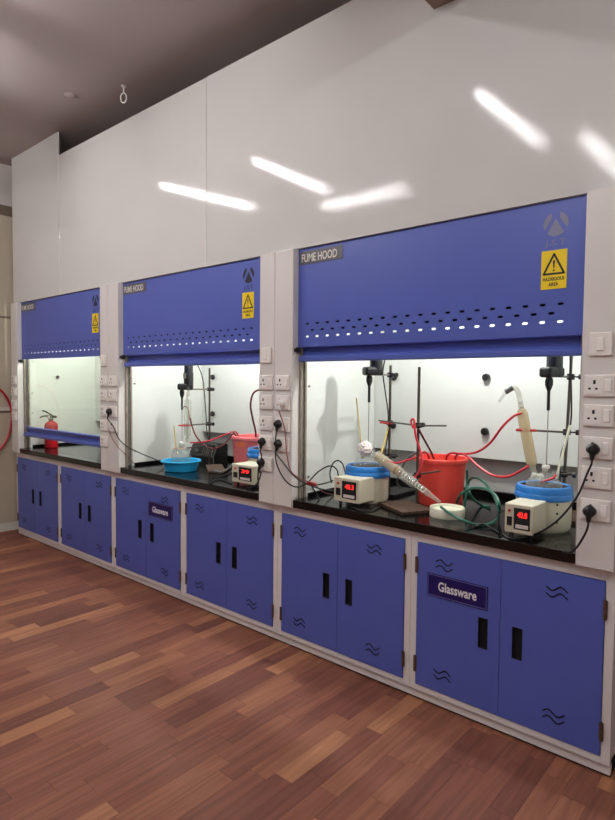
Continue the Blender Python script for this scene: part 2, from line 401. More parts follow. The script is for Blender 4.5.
# small ceiling fittings
mb = MB().cyl((2.13, -0.07, ZC-0.006), (2.13, -0.07, ZC), 0.02).tube([(2.13, -0.07, ZC-0.004), (2.13, -0.07, ZC-0.052)], 0.005)
mb.tube([V((2.13, -0.07, ZC-0.086))+V((math.cos(a)*0.02, math.cos(a)*0.012, math.sin(a)*0.036)) for a in [math.pi/2+k*math.pi/6 for k in range(13)]], 0.005)
tag(mb.build('ceiling_hook', 'batten_white'), 'small pale hook with a ring hanging from the ceiling', 'hook')
mb = MB().lathe([(0.002, -0.012), (0.03, -0.012), (0.045, -0.004), (0.045, 0)], (1.69, -0.26, ZC), 20)
mb.lathe([(0.002, -0.016), (0.012, -0.016), (0.012, -0.01)], (1.70, -0.20, ZC), 12)
tag(mb.build('ceiling_rose', 'ceiling_paint'), 'faint round plaster rose on the grey ceiling', 'ceiling rose')

# ================================================================ FUME HOODS
XI = 0.15                                  # inner face of a post, from the hood's end
YBAF, YBK = 0.78, 0.86
ZP0, ZP1 = 1.785, 2.3425                    # blue front panel
ROWZ = (1.58, 1.463, 1.336, 1.218, 1.09)

# one socket and one switch plate, then copies that share their meshes
def socket_proto():
    t = thing('proto', (0, 0, 0), None, None)
    p = MB().box(-0.056, 0.056, -0.010, 0, -0.043, 0.043, 0.004).build('wall_socket', 'socket_white', t, (0, 0, 0))
    subs = [MB().box(0.020, 0.043, -0.015, -0.009, -0.024, 0.024, 0.0025).build('rocker_switch', 'rocker_white', p, (0.03, -0.012, 0))]
    subs.append(MB().box(-0.048, 0.014, -0.0118, -0.0095, -0.034, 0.034, 0.001, seg=1).build('socket_face', 'rocker_white', p, (-0.017, -0.011, 0)))
    subs.append(MB().box(-0.021, -0.012, -0.0125, -0.0115, 0.006, 0.022, 0.0015, seg=1).build('pin_hole', 'slot_black', p, (-0.017, -0.012, 0.014)))
    for sx in (-0.0335, -0.0085): subs.append(MB().box(sx-0.0045, sx+0.0045, -0.0125, -0.0115, -0.016, -0.008, 0.0015, seg=1).build('pin_hole', 'slot_black', p, (sx, -0.012, -0.012)))
    return t, p, subs
def switch_proto():
    t = thing('proto', (0, 0, 0), None, None)
    p = MB().box(-0.043, 0.043, -0.010, 0, -0.046, 0.046, 0.004).build('lamp_switch', 'socket_white', t, (0, 0, 0))
    return t, p, [MB().box(-0.013, 0.013, -0.015, -0.009, -0.026, 0.026, 0.0025).build('rocker_switch', 'rocker_white', p, (0, -0.012, 0))]
T1, SOCK, SOCKSUB = socket_proto(); T2, SWI, SWISUB = switch_proto()
def place(proto, subs, wpos, parent):
    c = clone(proto, wpos, parent)
    for s in subs: clone(s, V(wpos)+WPOS[s.name], c)

def sash_bar(mb, x0, x1, zt):
    mb.xprism([(0.054, zt), (0.020, zt), (0.016, zt-0.008), (0.018, zt-0.014), (0.044, zt-0.016), (0.044, zt-0.052), (0.012, zt-0.062), (0.007, zt-0.068), (0.007, zt-0.090), (0.012, zt-0.094), (0.054, zt-0.094)], x0, x1)
    return mb
HOODLAB = ['blue and white fume hood with its glass sash pulled down before the fire extinguisher',
           'blue and white fume hood holding the blue basin and pink bucket, sash raised',
           'blue and white fume hood holding the red bucket and green hose, sash raised']
HOODS = []
def hood(k):
    X0 = 2*k*W; X1 = X0+2*W; xa, xb = X0+XI, X1-XI
    h = thing('fume_hood', ((X0+X1)/2, 0.4, 0.85), HOODLAB[k], 'fume hood', 'row of three fume hoods')
    wr = 0.143 if k == 2 else 0.125; sc_ = 0.073 if k == 2 else 0.064
    # posts
    for n, (a, b) in (('post', (X0+0.001, X0+0.145)), ('post', (X1-wr, X1-0.001))):
        MB().box(a, b, -0.045, 0.03, 0.853, PZ0-0.001, 0.004).build(n, 'white_paint', h)
    for a, b in ((X0+0.145, xa+0.012), (xb-0.012, X1-wr-0.0005)):
        mbt = MB().box(a+0.0005, b, 0.012, 0.030, 0.902, ZP0, 0.001, seg=1).box(a+0.0005, b-0.004 if a < xa else b, 0.055, 0.070, 0.902, ZP0, 0.001, seg=1)
        mbt.build('sash_track', 'track_metal', h)
    # liner
    MB().box(X0+0.03, xa, 0.071, YBK+0.05, 0.90, 2.30).build('side_wall', 'liner_white', h)
    MB().box(xb, X1-0.03, 0.071, YBK+0.05, 0.90, 2.30).build('side_wall', 'liner_white', h)
    MB().box(xa+0.0005, xb-0.0005, YBAF, YBAF+0.012, 1.14, 2.285, 0.002, seg=1).build('back_baffle', 'liner_white', h)
    MB().box(xa+0.0005, xb-0.0005, YBK, YBK+0.02, 0.94, 2.285).build('back_wall', 'liner_shaded', h)  # greyer than the liner: recess shade put into the wall colour
    MB().box(xa+0.0005, xb-0.0005, 0.071, YBK+0.05, 2.287, 2.32).build('hood_roof', 'liner_white', h)
    MB().box(xa+0.001, xb-0.001, 0.022, 0.026, 1.864, 2.28).build('slot_shade_plate', 'slot_shade', h)  # added dark plate that keeps the upper two slot rows dark
    for dx in (0.31, 0.95, 1.53):
        for z in (1.622, 1.302):
            if k == 0 and dx < 1: continue
            MB().lathe([(0.001, 0.030), (0.018, 0.030), (0.023, 0.022), (0.023, 0.008), (0.014, 0.006), (0.014, 0)], (X0+dx, YBAF-0.0005, z), 16, (0, -1, 0)).build('baffle_knob', 'black_plastic', h)
    if k == 0:
        MB().lathe([(0.001, 0.022), (0.015, 0.022), (0.018, 0.014), (0.010, 0.004), (0.010, 0)], (xa+0.0005, 0.353, 1.616), 14, (1, 0, 0)).build('liner_knob', 'black_plastic', h)
    for z in ((1.56, 1.02) if k else (1.45, 1.25, 1.08, 1.02)):
        MB().lathe([(0.001, 0.006), (0.007, 0.006), (0.008, 0)], (xa+0.0005, 0.095, z), 10, (1, 0, 0)).build('liner_screw', 'steel', h)
    # lamp in the roof
    lx = (xa+xb)/2+0.05
    lp = MB().lathe([(0.085, 0), (0.085, -0.025), (0.06, -0.035)], (lx, 0.25, 2.286), 20, close=True).build('hood_lamp', 'batten_white', h)
    MB().lathe([(0.055, -0.035), (0.055, -0.07), (0.04, -0.088), (0.001, -0.092)], (lx, 0.25, 2.286), 20).build('lamp_glass', 'lamp_glass', lp)
    ld = bpy.data.lights.new('hood_bulb', 'POINT'); ld.energy = HOOD_LAMP; ld.shadow_soft_size = 0.02; ld.color = (0.98, 1.0, 0.96)
    lo = bpy.data.objects.new('hood_bulb', ld); COL.objects.link(lo); lo.parent = lp; lo.location = V((lx, 0.25, 2.16))-WPOS[lp.name]
    # blue panel with its three rows of slots
    px0, px1 = X0+0.146, X1-wr-0.001; mb = MB(); n = 20; pitch = 1.387/19; hw, hh, ch = 0.013, 0.0055, 0.0045
    zr = [(1.826, 1.862, 1.844), (1.862, 1.899, 1.880), (1.899, 1.936, 1.917)]
    for r, (za, zb, zc) in enumerate(zr):
        off = X0+0.216+(pitch/2 if r == 1 else 0); cnt = n-1 if r == 1 else n
        mb.quad(px0, off-pitch/2, za, zb, 0.0)
        for i in range(cnt):
            c = off+i*pitch; mb.holecell(c-pitch/2, c+pitch/2, za, zb, c-hw, c+hw, zc-hh, zc+hh, ch, 0.0)
        mb.quad(off+(cnt-0.5)*pitch, px1, za, zb, 0.0)
    mb.quad(px0, px1, ZP0, 1.826, 0.0); mb.quad(px0, px1, 1.936, ZP1, 0.0)
    mb.thicken(0.004); fp = mb.build('front_panel', 'blue_paint', h)
    MB().box(px0, px1, 0.003, 0.02, ZP1+0.0003, PZ0-0.001).build('panel_gasket', 'slot_black', h)
    # name label
    lb = MB().box(X0+0.155, X0+0.465, -0.003, -0.0003, 2.252, 2.326, 0.001, seg=1).build('name_label', 'label_grey', h)
    lettering('FUME HOOD', 'letter_pale', lb, X0+0.300, 2.288, 0.255, 0.046, -0.003, bold=0.01)
    # logo
    lg_m = 'logo_silver' if k == 2 else 'logo_navy'; cx, cz, R = X0+1.575, 2.247, 0.050
    arc = lambda a0, a1, nn, rr=R: [(cx+rr*math.cos(math.radians(a0+(a1-a0)*q/nn)), cz+rr*math.sin(math.radians(a0+(a1-a0)*q/nn))) for q in range(nn+1)]
    mb = MB()
    mb.prism(arc(110, 205, 8)+[(cx-0.016, cz+0.024)], -0.0012, -0.0003)
    mb.prism([(cx+0.016, cz+0.024)]+arc(-25, 70, 8), -0.0012, -0.0003)
    mb.prism([(cx, cz+0.022)]+arc(228, 312, 10), -0.0012, -0.0003)
    mb.build('logo', lg_m, h)
    lettering('J.S.T', lg_m, h, cx, 2.168, 0.085, 0.032, -0.0003, name='logo_lettering')
    # warning sign
    sx0, sx1 = X0+1.521, X0+1.624; sc = (sx0+sx1)/2
    sg = MB().box(sx0, sx1, -0.002, -0.0003, 1.980, 2.140).build('warning_sign', 'sign_yellow', h)
    tri = [(sc, 2.124), (sc+0.041, 2.043), (sc-0.041, 2.043), (sc, 2.124)]
    MB().ribbon(tri, 0.008, -0.0028, -0.002).build('triangle', 'sign_black', sg)
    MB().prism([(sc-0.0042, 2.098), (sc+0.0042, 2.098), (sc+0.0022, 2.066), (sc-0.0022, 2.066)], -0.0028, -0.002).prism([(sc+0.004*math.cos(a*math.pi/4), 2.057+0.004*math.sin(a*math.pi/4)) for a in range(8)], -0.0028, -0.002).build('exclamation_mark', 'sign_black', sg)
    lettering('HAZARDOUS', 'sign_black', sg, sc, 2.022, 0.086, 0.015, -0.002, bold=0.025)
    lettering('AREA', 'sign_black', sg, sc, 2.000, 0.040, 0.015, -0.002, bold=0.025)
    # sash
    zt = (1.115, 1.788, 1.796)[k]
    sb = sash_bar(MB(), xa-0.006, xb+0.006, zt).build('sash_bar', 'blue_paint', h)
    MB().box(xa+0.004, xb-0.004, 0.046, 0.051, zt-0.002, (2.27 if k else 1.80)).build('glass_pane', 'pane', sb)
    for xx, s in ((xa-0.003, 1), (xb+0.003, -1)):
        zz = 1.768
        mb = MB().box(xx-0.016, xx+0.016, -0.018, 0.010, zz-0.014, zz+0.016, 0.003)
        mb.cyl((xx-0.004*s, -0.012, zz), (xx-0.004*s, -0.034, zz), 0.010)
        if k < 2 or s == 1: mb.build('sash_stop', 'black_plastic', h)
        else: mb.bm.free()
    # sockets and lamp switch
    for i in range(4): place(SOCK, SOCKSUB, (X0+0.073, -0.0452, ROWZ[i]), h)
    for i in range(5): place(SOCK, SOCKSUB, (X1-sc_, -0.0452, ROWZ[i]), h)
    place(SWI, SWISUB, (X1-sc_, -0.0452, 1.742), h)
    return h
for k in range(3): HOODS.append(hood(k))
for t, p, subs in ((T1, SOCK, SOCKSUB), (T2, SWI, SWISUB)):
    for o in subs+[p, t]: bpy.data.objects.remove(o)

# worktops
for k, lab in enumerate(('black polished worktop carrying the fire extinguisher', 'black polished worktop carrying the blue basin and pink bucket', 'black polished worktop carrying the red bucket')):
    X0 = 2*k*W; a, b = X0+0.1465, X0+2*W-0.1465
    t = thing('worktop', ((a+b)/2, 0.4, 0.853), lab, 'worktop', 'black worktops in the fume hoods')
    MB().box(a, b, -0.035, 0.0705, 0.853, 0.90, 0.004).box(X0+0.1505, X0+2*W-0.1505, 0.0705, YBK-0.001, 0.853, 0.90).build('slab', 'black_granite', t)
    MB().box(X0+XI+0.0005, X0+2*W-XI-0.0005, YBK-0.021, YBK-0.001, 0.9003, 0.938, 0.003).build('upstand', 'black_granite', t)
    MB().box(X0+XI+0.0005, X0+XI+0.014, 0.09, YBK-0.022, 0.9003, 0.925, 0.003).build('upstand', 'black_granite', t)
    MB().box(X0+2*W-XI-0.014, X0+2*W-XI-0.0005, 0.09, YBK-0.022, 0.9003, 0.925, 0.003).build('upstand', 'black_granite', t)

# ================================================================ BASE CABINETS
CABLAB = ['blue double-door base cabinet standing beside the left wall under the fire extinguisher',
          'blue double-door base cabinet next to the one beside the left wall',
          'blue double-door base cabinet with a Glassware plate below the blue basin',
          'blue double-door base cabinet below the pink bucket, without a plate',
          'blue double-door base cabinet below the foam-topped mantle and rusty stand base, without a plate',
          'blue double-door base cabinet with a Glassware plate below the green hose']
CABLAB[4] = 'blue double-door base cabinet below the mantle with the cotton ball, without a plate'
Z0D, Z1D = 0.087, 0.800
def wave(cx, cz, flip):
    m = MB()
    for dz in (0.014, -0.014):
        pts = [(cx-0.043+0.086*i/14, cz+dz+flip*0.0105*math.sin(2*math.pi*(i/14)*1.15-0.25)) for i in range(15)]
        m.ribbon(pts, 0.0055, -0.0115, -0.0101)
    return m
def cabinet(k):
    a, b = k*W+0.0006, (k+1)*W-0.0006; s = 0.0369
    t = thing('base_cabinet', ((a+b)/2, 0.3, 0.0), CABLAB[k], 'cabinet', 'row of blue base cabinets')
    MB().box(a, a+0.018, 0.012, 0.80, 0.055, 0.852).box(b-0.018, b, 0.012, 0.80, 0.055, 0.852).box(a, b, 0.78, 0.80, 0.055, 0.852).box(a, b, 0.012, 0.80, 0.055, 0.075).box(a, b, 0.012, 0.80, 0.834, 0.852).build('carcass', 'frame_white', t)
    mb = MB().box(a, a+s-0.002, -0.006, 0.0118, 0.055, 0.8525, 0.0015, seg=1).box(b-s+0.002, b, -0.006, 0.0118, 0.055, 0.8525, 0.0015, seg=1)
    mb.box(a+s-0.0019, b-s+0.0019, -0.006, 0.0118, 0.055, Z0D-0.002, 0.0015, seg=1).box(a+s-0.0019, b-s+0.0019, -0.006, 0.0118, Z1D+0.002, 0.8525, 0.0015, seg=1)
    mb.build('face_frame', 'frame_white', t)
    MB().box(a, b, 0.006, 0.03, 0.012, 0.0548, 0.001, seg=1).build('plinth', 'frame_white', t)
    MB().box(a, b, 0.018, 0.75, 0.0005, 0.0118).build('shadow_gap_base', 'slot_black', t)  # black base puts the shadow gap under the plinth into colour
    mid = (a+b)/2
    for i, (d0, d1) in enumerate(((a+s, mid-0.0012), (mid+0.0012, b-s))):
        hx0, hx1 = (mid-0.102, mid-0.056) if i == 0 else (mid+0.056, mid+0.102); hz0, hz1 = 0.372, 0.514
        mb = MB().holecell(d0, d1, Z0D, Z1D, hx0, hx1, hz0, hz1, 0.001, -0.010); mb.thicken(0.018)
        d = mb.build('door', 'blue_paint', t)
        MB().box(hx0-0.002, hx1+0.002, 0.0085, 0.0095, hz0-0.002, hz1+0.002).box(hx0+0.0002, hx0+0.002, -0.0108, 0.0084, hz0+0.0002, hz1-0.0002).box(hx1-0.002, hx1-0.0002, -0.0108, 0.0084, hz0+0.0002, hz1-0.0002).box(hx0+0.002, hx1-0.002, -0.0108, 0.0084, hz1-0.003, hz1-0.0002).box(hx0+0.002, hx1-0.002, -0.0108, 0.0084, hz0+0.0002, hz0+0.003).build('recessed_handle', 'slot_black', d)
        vx = (a+s+0.146) if i == 0 else (b-s-0.183)
        for vz, fl in ((0.713, 1 if i == 0 else -1), (0.178, -1 if i == 0 else 1)):
            wave(vx, vz, fl).build('vent_slits', 'slot_black', d)
        hx = d0-0.003 if i == 0 else d1+0.003
        for hz in (0.688, 0.190):
            MB().cyl((hx, -0.013, hz-0.04), (hx, -0.013, hz+0.04), 0.0055, seg=10).box(hx-0.009, hx+0.009, -0.0118, -0.0102, hz-0.038, hz+0.038).build('hinge', 'hinge_metal', d)
    if k in (2, 5):
        # plate sits on the right door of the basin cabinet, on the left door of the other
        c0, c1 = (4.713-5*W, 5.021-5*W) if k == 5 else (2.345-2*W, 2.648-2*W)
        x0, x1 = k*W+c0, k*W+c1; z0, z1 = (0.553, 0.664) if k == 5 else (0.570, 0.681)
        pl = MB().box(x0, x1, -0.015, -0.0112, z0, z1, 0.001, seg=1).build('name_plate', 'navy_plate', t)
        e = 0.006
        MB().ribbon([(x0+e, z0+e), (x1-e, z0+e), (x1-e, z1-e), (x0+e, z1-e), (x0+e, z0+e)], 0.0022, -0.0158, -0.015).build('plate_border', 'border_pale', pl)
        lettering('Glassware', 'letter_white', pl, (x0+x1)/2+0.004, (z0+z1)/2, 0.195, 0.046, -0.015, bold=0.02)
    return t
for k in range(6): cabinet(k)

# ================================================================ THINGS ON THE WORKTOPS
ZT = 0.9004
# ---- fire extinguisher
ex = (0.31, 0.21)
t = thing('fire_extinguisher', (ex[0], ex[1], ZT), 'small red fire extinguisher with grey lever head standing behind the lowered glass', 'extinguisher')
MB().lathe([(0.001, 0), (0.058, 0), (0.063, 0.006), (0.063, 0.215), (0.059, 0.24), (0.042, 0.260), (0.022, 0.268), (0.02, 0.282), (0.001, 0.282)], (ex[0], ex[1], ZT), 28).build('cylinder', 'ext_red', t)
MB().lathe([(0.001, 0), (0.024, 0), (0.026, 0.012), (0.018, 0.02), (0.018, 0.05), (0.001, 0.052)], (ex[0], ex[1], ZT+0.28), 14).build('valve', 'steel', t)
v = V((ex[0], ex[1], ZT+0.315))
lv = V((-0.76, -0.65, 0))
MB().tube([v-lv*0.02, v+lv*0.04+V((0, 0, 0.006)), v+lv*0.09, v+lv*0.11+V((0, 0, -0.014))], 0.0075).build('carry_handle', 'dark_steel', t)
MB().tube([v-lv*0.02+V((0, 0, 0.008)), v+lv*0.02+V((0, 0, 0.03)), v+lv*0.06+V((0, 0, 0.052)), v+lv*0.085+V((0, 0, 0.058))], 0.008).build('squeeze_lever', 'dark_steel', t)
MB().tube([v-lv*0.005, v-lv*0.035, v-lv*0.055+V((0, 0, -0.004))], 0.011).build('nozzle', 'dark_steel', t)
MB().lathe([(0.001, 0.014), (0.015, 0.014), (0.017, 0)], v+V((0.0, -0.018, -0.006)), 14, (0, -1, 0)).build('gauge', 'panel_white', t)

# ---- heating mantle
def mantle(cx, cy, box, label, digits, rim_only=False):
    """box = (x0, x1, y0, depth, z0, z1) of the control box"""
    t = thing('heating_mantle', (cx, cy, ZT), label, 'heating mantle', 'heating mantles with blue rims')
    c = (cx, cy, 0)
    MB().lathe([(0.001, ZT), (0.112, ZT), (0.116, ZT+0.006), (0.116, ZT+0.012), (0.121, ZT+0.014), (0.124, ZT+0.03), (0.124, 1.045), (0.118, 1.052), (0.09, 1.052)], c, 40).build('body', 'mantle_cream', t)
    MB().lathe([(0.119, 1.046), (0.130, 1.048), (0.132, 1.058), (0.130, 1.074), (0.1275, 1.077), (0.1285, 1.081), (0.127, 1.098), (0.122, 1.108), (0.112, 1.110), (0.104, 1.104)], c, 48).build('rim', 'mantle_blue', t)
    MB().lathe([(0.1035, 1.104), (0.096, 1.08), (0.08, 1.03), (0.05, 0.99), (0.001, 0.975)], c, 32).build('heating_bowl', 'mantle_wool', t)
    for dz in (0.135, 0.095, 0.055):
        for th in (-0.75, -2.0):
            d = V((math.cos(th), math.sin(th), 0)); p = V((cx, cy, ZT+dz))+d*0.1235
            MB().cyl(p, p+d*0.0012, 0.0055, seg=10).build('vent_hole', 'slot_black', t)
    x0, x1, y0, dp, z0, z1 = box
    bx = MB().box(x0, x1, y0, y0+dp, z0, z1, 0.005).build('control_box', 'mantle_cream', t)
    w, hgt = x1-x0, z1-z0; q = lambda a, b, c_, d_, n, m, y=0.002, bev=0.0: MB().box(x0+w*a, x0+w*b, y0-y, y0+0.001, z0+hgt*c_, z0+hgt*d_, bev, seg=1).build(n, m, bx)
    q(0.34, 0.90, 0.16, 0.88, 'display_bezel', 'slot_black', 0.004, 0.001)
    q(0.41, 0.85, 0.20, 0.33, 'key_strip', 'panel_white', 0.0048)
    q(0.10, 0.27, 0.26, 0.56, 'power_switch', 'black_plastic', 0.006, 0.001)
    MB().lathe([(0.001, 0.006), (0.006, 0.005), (0.007, 0)], (x0+w*0.17, y0, z0+hgt*0.76), 12, (0, -1, 0)).build('pilot_light', 'led_red', bx)
    lettering(digits, 'digit_red', bx, x0+w*0.64, z0+hgt*0.66, w*0.34, hgt*0.2, y0-0.0042, 'digits', bold=0.01)
    for sx in (0.15, 0.85):
        MB().cyl((x0+w*sx, y0+0.03, ZT), (x0+w*sx, y0+0.03, z0+0.002), 0.008, seg=10).build('foot', 'black_rubber', t)
    return t
b0, b1 = G(334.5, 500.6, 0.925), G(359.5, 504.3, 0.925)
mantle(4.165, 0.25, (b0.x-0.012, b1.x, (b0.y+b1.y)/2, 0.15, 0.925, 1.058), 'cream heating mantle holding the flask with the cotton ball', '40.3')
b2, b3 = G(503.0, 532, 0.925), G(533.5, 536.0, 0.925)
mantle(5.150, 0.30, (b2.x, b3.x, (b2.y+b3.y)/2, 0.17, 0.925, 1.055), 'cream heating mantle under the upright milky condenser, by the socket post', '40.8')
b4, b5 = G(233.5, 481, 0.92), G(252.0, 485.5, 0.92)
mantle(3.135, 0.44, (b4.x, b5.x, (b4.y+b5.y)/2, 0.17, 0.92, 1.04), 'cream heating mantle in front of the pink bucket', '39')

# ---- retort stands
def stand(foot, top, centre, L, Wd, ang, label, bm='rusty_iron', rm='dark_steel', lean=V((0, 0, 0))):
    t = thing('retort_stand', (centre[0], centre[1], ZT), label, 'stand', 'retort stands')
    MB().box(centre[0]-L/2, centre[0]+L/2, centre[1]-Wd/2, centre[1]+Wd/2, ZT, ZT+0.018, 0.003, Matrix.Rotation(ang, 3, 'Z')).build('stand_base', bm, t)
    MB().cyl((foot[0], foot[1], ZT+0.017), (foot[0]+lean.x, foot[1]+lean.y, top), 0.0078).build('rod', rm, t)
    return t
stand((4.180, 0.455), 1.690, (4.165, 0.55), 0.16, 0.27, 0.0, 'retort stand with black rod and base behind the mantle with the cotton ball', 'black_plastic')
stand((4.472, 0.29), 1.672, (4.45, 0.207), 0.275, 0.195, -0.50, 'retort stand with rusty flat base in front of the red bucket')
stand((5.176, 0.50), 1.74, (5.17, 0.60), 0.16, 0.27, 0.0, 'slightly leaning retort stand behind the mantle by the socket post', lean=V((0.022, 0, 0)))
stand((2.475, 0.47), 1.690, (2.62, 0.41), 0.34, 0.13, -0.63, 'retort stand with brown base behind the blue basin')

# ---- overhead stirrers
def stirrer(c, z, zt, lobe, chuck, shaft_to, rodpt, label, badge=False):
    """c = motor axis (x, y), z = underside of the gearbox, chuck = (x, y)"""
    t = thing('overhead_stirrer', (chuck[0], chuck[1], z), label, 'stirrer', 'overhead stirrer motors')
    MB().lathe([(0.001, z+0.002), (0.036, z+0.002), (0.037, z+0.03), (0.037, z+0.13), (0.034, z+0.14), (0.034, zt-0.02), (0.028, zt), (0.001, zt)], (c[0], c[1], 0), 28).build('motor_housing', 'black_plastic', t)
    d = V((chuck[0]-c[0], chuck[1]-c[1])); ang = math.atan2(d.y, d.x); m = ((c[0]+chuck[0])/2, (c[1]+chuck[1])/2); L = d.length+0.07
    MB().box(m[0]-L/2, m[0]+L/2, m[1]-0.036, m[1]+0.036, z, z+0.05, 0.014, Matrix.Rotation(ang, 3, 'Z'), 3).build('gearbox', 'black_plastic', t)
    MB().lathe([(0.012, 0.002), (0.018, -0.012), (0.018, -0.034), (0.011, -0.055), (0.008, -0.062), (0.001, -0.062)], (chuck[0], chuck[1], z), 16).build('chuck', 'black_rubber', t)
    MB().cyl((chuck[0], chuck[1], z-0.06), (chuck[0], chuck[1], z-0.155), 0.0075).build('coupling', 'black_rubber', t)
    MB().cyl((chuck[0], chuck[1], z-0.15), shaft_to, 0.0022, seg=8).build('shaft', 'steel', t)
    za = z+0.006
    MB().cyl((c[0], c[1], za), (rodpt[0], rodpt[1], za), 0.006).build('support_arm', 'steel', t)
    if badge: MB().box(c[0]-0.016, c[0]+0.016, c[1]-0.0405, c[1]-0.036, z+0.09, z+0.13).build('badge', 'steel', t)
    return za
def boss(p, d, label, grip=None, ends=None):
    """boss head on a rod at p with thumb screws"""
    t = thing('boss_clamp', p, label, 'clamp', 'stand clamps')
    p = V(p); d = V(d).normalized()
    MB().box(p.x-0.016, p.x+0.016, p.y-0.014, p.y+0.014, p.z-0.015, p.z+0.015, 0.004).build('boss_head', 'black_plastic', t)
    MB().cyl(p+d*0.014, p+d*0.040, 0.004).lathe([(0.001, 0.040), (0.013, 0.040), (0.014, 0.055), (0.001, 0.056)], p, 12, d).build('thumb_screw', 'black_plastic', t)
    if ends:
        a, b = V(ends[0]), V(ends[1]); MB().cyl(a, b, 0.005).build('clamp_arm', 'dark_steel', t)
    if grip:
        g, axis, m, span = V(grip[0]), V(grip[1]).normalized(), grip[2], grip[3]
        s = axis.cross(V((0, 0, 1))).normalized()
        for sg in (-1, 1):
            MB().tube([g-axis*0.03+s*sg*0.006, g+s*sg*span*0.8, g+axis*0.025+s*sg*span, g+axis*0.06+s*sg*span*0.75], 0.006).build('jaw', m, t)
    return t
# stirrer over the left mantle of the red bucket hood
ck = P(369.3, 385, 0.25); mc = P(376.2, 372, 0.285)
zg = P(372, 375.5, 0.26).z
za = stirrer((mc.x, mc.y), zg, zg+0.205, None, (ck.x, ck.y), (4.168, 0.250, 1.215), (4.180, 0.455), 'black overhead stirrer hanging above the mantle with the cotton ball')
boss((4.180, 0.455, za), (1, -0.25, 0), 'black clamp holding the stirrer arm on the stand behind the cotton ball')
# stirrer over the right mantle
ck2 = P(549.0, 385, 0.30); mc2 = P(554.5, 370, 0.33); zg2 = P(548, 377.5, 0.3).z
za2 = stirrer((mc2.x, mc2.y), zg2, zg2+0.205, None, (ck2.x, ck2.y), (ck2.x-0.002, 0.300, 1.15), (5.197, 0.50), 'black overhead stirrer hanging above the mantle by the socket post')
boss((5.197, 0.50, za2), (1, -0.1, 0), 'black clamp holding the stirrer arm on the leaning stand')
# stirrer over the basin
ck3 = P(182.0, 392, 0.26); mc3 = P(188.6, 375, 0.30); zg3 = P(186, 390, 0.28).z
za3 = stirrer((mc3.x, mc3.y), zg3, zg3+0.215, None, (ck3.x, ck3.y), (ck3.x, ck3.y, 1.10), (2.475, 0.47), 'black overhead stirrer hanging above the blue basin', True)
boss((2.475, 0.47, za3), (1, -0.15, 0), 'black clamp holding the stirrer arm above the blue basin')

# ---- horizontal clamp rods
h1 = V((4.180, 0.44, P(391, 423, 0.44).z)); h2 = V((4.472, 0.275, P(417, 425.5, 0.275).z)); dd = (h2-h1)
he = P(446, 425.8, 0.20)
tag(MB().cyl(P(379, 420.5, 0.46), h2+V((0, 0.0, 0.0)), 0.005).cyl(h2, he, 0.0045).build('clamp_rod', 'dark_steel'), 'thin horizontal rod clamped between the two stands left of the red bucket', 'clamp rod')
boss((h1.x, 0.455, h1.z), (0.6, -0.8, -0.2), 'clamp with red jaws on the stand behind the cotton ball', grip=((h1.x-0.02, 0.425, h1.z), (1, -0.4, 0), 'grip_red', 0.014))
boss((h2.x, 0.29, h2.z), (0, 1, 0), 'small clamp on the rusty stand holding the horizontal rod')
c3z = P(565, 432, 0.5).z; g3 = P(524, 430, 0.315)
boss((5.186, 0.50, c3z), (1, 0.2, 0), 'clamp with red jaws gripping the upright milky condenser', grip=(P(529.5, 430.3, 0.315), (-1, -0.3, 0), 'grip_red', 0.026), ends=((5.186, 0.485, c3z), P(534, 430.5, 0.34)))
boss((2.463, 0.47, P(205, 423.5, 0.47).z), (1, 0.1, 0), 'clamp with red jaws gripping the clear condenser over the basin', grip=(P(187, 425.5, 0.27), (-1, -0.3, 0), 'grip_red', 0.03), ends=(P(210, 423.5, 0.47), P(192, 425, 0.29)))
boss((2.470, 0.47, P(205, 445.5, 0.47).z), (1, 0.1, 0), 'clamp with orange jaws holding the flask necks over the basin', grip=(P(182, 448.5, 0.22), (-1, -0.2, 0), 'grip_orange', 0.03), ends=(P(207, 445.5, 0.47), P(187, 448, 0.24)))
boss((4.180, 0.455, P(388.5, 456, 0.455).z), (1, -0.3, 0.1), 'low clamp on the stand behind the cotton ball', ends=(P(384, 457, 0.44), P(398, 456, 0.40)))
boss((5.180, 0.50, P(563, 474, 0.5).z), (1, 0.0, 0), 'low clamp on the leaning stand', ends=(P(558, 474, 0.46), P(574, 474, 0.5)))
boss((4.472, 0.29, P(417, 475, 0.29).z), (-0.8, -0.5, 0), 'low clamp on the rusty stand in front of the red bucket', ends=(P(417, 474.5, 0.28), P(440, 471, 0.25)))

# ---- glassware
def neck(m, a, b, r): return m.cyl(a, b, r, seg=14)
def flask(c, r, necks, label, grp='glass flasks'):
    t = thing('round_flask', (c[0], c[1], c[2]-r), label, 'flask', grp)
    MB().ball(c, r, 24).build('bulb', 'clear_glass', t)
    for a, b, rr, stop in necks:
        a, b = V(a), V(b); d = (b-a).normalized(); L = (b-a).length
        MB().lathe([(rr*0.9, 0), (rr*0.9, L*0.55), (rr*1.15, L*0.6), (rr*1.15, L), (rr*0.8, L)], a, 14, d).build('neck', 'clear_glass', t)
        if stop: MB().lathe([(rr*0.7, L-0.012), (rr*0.85, L+0.002), (rr*1.2, L+0.003), (rr*1.2, L+0.014), (rr*1.1, L+0.017), (0.001, L+0.017)], a, 14, d).build('stopper', 'stopper_white', t)
    return t
f1 = V((4.165, 0.25, 1.075))
flask(f1, 0.09, [(f1+V((0, 0, 0.08)), f1+V((0.003, 0, 0.15)), 0.015, False), (f1+V((-0.05, 0.02, 0.065)), f1+V((-0.075, 0.03, 0.13)), 0.011, True), (f1+V((0.055, 0.0, 0.06)), f1+V((0.088, -0.004, 0.115)), 0.012, False)],
      'round glass flask in the mantle, capped by the cotton ball')
